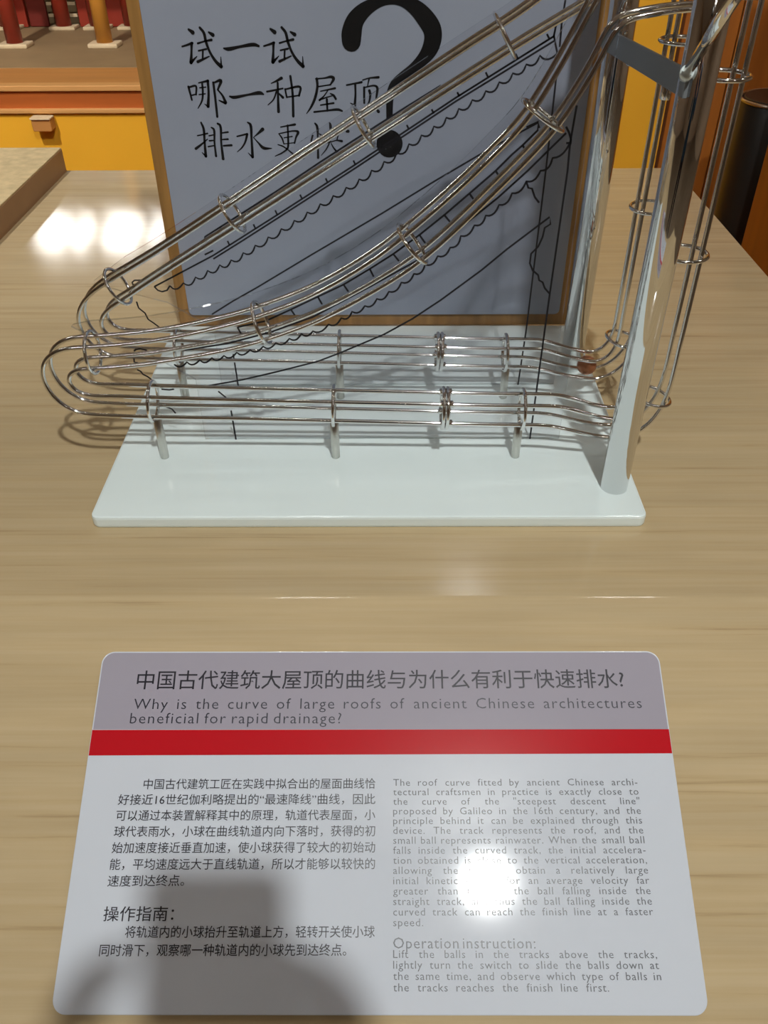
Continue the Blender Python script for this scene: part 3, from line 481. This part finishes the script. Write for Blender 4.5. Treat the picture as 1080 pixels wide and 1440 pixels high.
for cx in (-1.10, -.935, -.835, -.735, -.60, -.46):
    l = tm.location; o = cyl('rear_column', (cx - l.x, 2.23 - l.y, .008), (cx - l.x, 2.23 - l.y, .30), .022, red_l, tm, 20)
    link('column_base', box_me('column_base', cx - l.x - .038, cx - l.x + .038, 2.23 - l.y - .028, 2.23 - l.y + .028, 0, .009, .003), stone, o)
for x0, x1 in ((-1.30, -1.05), (-.895, -.815), (-.812, -.715), (-.712, -.58), (-.577, -.42)): tb('wall_panel', x0, x1, 2.255, 2.275, .050, .34, red_l, .002)
tb('door_leaf', -1.045, -.990, 2.262, 2.275, .050, .34, red_d, .002)
for k in range(4): tb('lattice_bar', -.985, -.90, 2.262, 2.270, .075 + .03 * k, .083 + .03 * k, stone)
tb('rear_wall', -1.34, -.40, 2.33, 2.345, .0485, .34, stage_grey)
tb('eave_beam', -1.36, -.38, 1.925, 1.985, .358, .376, red_d, .003)
tb('rear_beam', -1.36, -.38, 2.20, 2.345, .340, .358, red_d, .003)
# right side: tall yellow panel, brown panels, black bin, brown cabinet
t = thing('yellow_partition', 'tall plain yellow partition seen between the chrome uprights', 'partition', (.60, 1.93, FZ))
box('board', (-.16, .184, -.02, .02, 0, 1.75), yellow, t, .003); box('foot_rail', (-.16, .184, -.03, .03, 0, .06), orange_br, t, .003)
t = thing('brown_partition', 'tall brown wooden partition of vertical boards beyond the table end', 'partition', (1.4, 1.95, FZ))
x_ = -.60
while x_ < .9: box('board', (x_, x_ + .145, -.015 + random.uniform(-.002, .002), .02, .0, 1.75), brown_w, t, .003); x_ += .148
t = thing('waste_bin', 'round black bin with a metal rim beside the brown cabinet', 'bin', (.937, 1.52, FZ))
cyl('bin_body', (0, 0, 0), (0, 0, .865), .085, black_p, t, 40, r1=.098, bev=.004)
P_ = [Vector((.098 * cos(2 * pi * k / 40), .098 * sin(2 * pi * k / 40), .867)) for k in range(40)]
tube('metal_rim', P_, .004, steel_sat, t, 8, True); cyl('bin_lid', (0, 0, .862), (0, 0, .872), .090, black_p, t, 40, bev=.003)
t = thing('brown_cabinet', 'brown wooden cabinet standing right of the table end', 'cabinet', (1.160, 1.20, FZ))
box('cabinet_side', (-.30 , .30, -.13, .17, .06, 1.35), brown_w, t, .004); box('cabinet_plinth', (-.28, .28, -.11, .15, 0, .06), black_p, t)


# ================================================================ THE PERSON TAKING THE PICTURE (seen only as a reflection)
skin_m = plain('skin', srgb(196, 150, 122), .5); hair_m = plain('hair', (.012, .010, .010), .5)
shirt_m = plain('navy_shirt', srgb(38, 66, 88), .8, var=.15, scale=40); trouser_m = plain('dark_trousers', srgb(34, 34, 40), .85); shoe_m = plain('black_shoe', (.02, .02, .02), .4)
PX, PYY = .02, -1.0
J = []; E = []; Rr = []
def jv(p, r, parent=None):
    J.append(Vector(p)); Rr.append(r); i = len(J) - 1
    if parent is not None: E.append((parent, i))
    return i
pel = jv((PX, -1.02, .06), (.135, .10))
wa = jv((PX, -1.02, .20), (.125, .092), pel); ch = jv((PX, -1.00, .36), (.145, .10), wa); up = jv((PX, -.985, .47), (.105, .075), ch)
nk = jv((PX, -.965, .545), (.052, .052), up); hd0 = jv((PX, -.945, .60), (.055, .06), nk)
hd1 = jv((PX, -.935, .655), (.078, .092), hd0); hd2 = jv((PX, -.928, .71), (.076, .090), hd1); hd3 = jv((PX, -.928, .755), (.05, .06), hd2)
def fingers(root, base, dirv, side, up_):
    for k, (L_f, off) in enumerate(((.062, -.028), (.072, -.0095), (.068, .0095), (.054, .027))):
        r0 = base + up_ * off + dirv * .052
        a_ = jv(r0, (.0088, .0088), root); b_ = jv(r0 + dirv * L_f * .45 + side * .006, (.0080, .0080), a_)
        c_ = jv(r0 + dirv * L_f * .72 + side * .020, (.0074, .0074), b_); jv(r0 + dirv * L_f * .82 + side * .036, (.0066, .0066), c_)
    t_ = base + up_ * .030 + side * .012 + dirv * .008
    a_ = jv(t_ + side * .014 + up_ * .012, (.0105, .0105), root); b_ = jv(t_ + side * .034 + up_ * .024 + dirv * .012, (.0095, .0095), a_); jv(t_ + side * .052 + up_ * .026 + dirv * .024, (.0080, .0080), b_)
for s, wx in ((-1, -.040), (1, .078)):
    sh = jv((PX + s * .165, -.985, .46), (.062, .062), up); el = jv((PX + s * .215, -.93, .225), (.045, .045), sh)
    w_ = Vector((wx + s * .020, -.725, .385)); mid = jv((Vector((PX + s * .215, -.93, .225)) + w_) / 2, (.040, .040), el); wr = jv(w_, (.026, .030), mid)
    pm = Vector((wx + s * .014, -.676, .428)); pa = jv(pm, (.020, .036), wr)
    dv = Vector((0, .35, .93)).normalized(); sd = Vector((-s, 0, 0)); uv = Vector((0, .93, -.35))
    fingers(pa, pm, dv, sd, uv)
for s in (-1, 1):
    hp = jv((PX + s * .085, -1.02, -.03), (.088, .09), pel); kn = jv((PX + s * .105, -1.0, -.41), (.058, .06), hp); an = jv((PX + s * .115, -1.03, -.775), (.038, .04), kn)
    he = jv((PX + s * .115, -1.035, -.822), (.036, .036), an); jv((PX + s * .125, -.88, -.830), (.036, .026), he)
me = bpy.data.meshes.new('person'); me.from_pydata([tuple(p) for p in J], E, [])
bo = bpy.data.objects.new('person', me); COL.objects.link(bo)
md = bo.modifiers.new('skin', 'SKIN'); md.use_smooth_shade = True
for i, r in enumerate(Rr): me.skin_vertices[0].data[i].radius = r
me.skin_vertices[0].data[0].use_root = True
sb = bo.modifiers.new('sub', 'SUBSURF'); sb.levels = 2; sb.render_levels = 2
dg = bpy.context.evaluated_depsgraph_get(); dg.update(); me2 = bpy.data.meshes.new_from_object(bo.evaluated_get(dg))
bo.modifiers.clear(); bo.data = me2; bpy.data.meshes.remove(me); me2.name = 'person'
for m in (skin_m, shirt_m, trouser_m, shoe_m): me2.materials.append(m)
HC = Vector((PX, -.932, .690))
for v in me2.vertices:                                                # face: eye sockets, nose, mouth, chin pushed out of the head surface
    p = v.co
    if p.z > .58 and p.y > HC.y + .02 and abs(p.x - HC.x) < .1:
        dx, dz = p.x - HC.x, p.z - HC.z
        v.co.y += .020 * math.exp(-(dx / .011) ** 2 - ((dz + .012) / .020) ** 2) + .007 * math.exp(-(dx / .024) ** 2 - ((dz + .047) / .010) ** 2) + .008 * math.exp(-(dx / .02) ** 2 - ((dz + .075) / .014) ** 2)
        for sx in (-.031, .031): v.co.y -= .009 * math.exp(-((dx - sx) / .014) ** 2 - ((dz - .006) / .010) ** 2)
for p in me2.polygons:
    c = p.center; p.use_smooth = True
    arm = c.y > -.745
    p.material_index = 0 if (c.z > .525 and abs(c.x - PX) < .13 and not arm) or arm else (1 if c.z > -.02 else (2 if c.z > -.80 else 3))
tag(bo, 'person in a navy shirt leaning over the table and holding a phone', 'person')
def blob(name, c, r, mat, parent, seg=16):
    bm = bmesh.new(); bmesh.ops.create_uvsphere(bm, u_segments=seg, v_segments=seg // 2 + 2, radius=1)
    for v in bm.verts: v.co = Vector((c[0] + v.co.x * r[0], c[1] + v.co.y * r[1], c[2] + v.co.z * r[2]))
    m_ = bpy.data.meshes.new(name); bm.to_mesh(m_); bm.free(); return link(name, m_, mat, parent, smooth=True)
bm = bmesh.new(); bmesh.ops.create_icosphere(bm, subdivisions=4, radius=1)
for v in bm.verts:
    n = v.co.copy(); k = 1 + .03 * sin(23 * n.x + 7 * n.z) * cos(19 * n.y)
    v.co = Vector((HC.x + n.x * .088 * k, HC.y - .010 + n.y * .108 * k, HC.z + .022 + n.z * .098 * k))
bmesh.ops.delete(bm, geom=[v for v in bm.verts if (v.co.y > HC.y + .045 and v.co.z < HC.z + .052) or v.co.z < HC.z - .045], context='VERTS')
bmesh.ops.solidify(bm, geom=list(bm.faces), thickness=.006)
m_ = bpy.data.meshes.new('hair'); bm.to_mesh(m_); bm.free(); link('hair', m_, hair_m, bo, smooth=True)
for s in (-1, 1):
    blob('ear', (HC.x + s * .083, HC.y - .004, HC.z - .008), (.010, .018, .030), skin_m, bo)
    blob('eye', (HC.x + s * .031, HC.y + .078, HC.z + .006), (.011, .010, .0085), black_p, bo)
# the phone it holds: behind the lens of the camera of this picture
ph = thing('phone', 'black phone held upright in both hands above the table edge', 'phone', (.0186, -.5992, .4821))
ph.rotation_euler = (radians(90 - 38.63), 0, 0)
prism('phone_body', rrect(-.038, .038, -.112, .044, .010), 'Z', .004, .012, black_p, ph, .001)
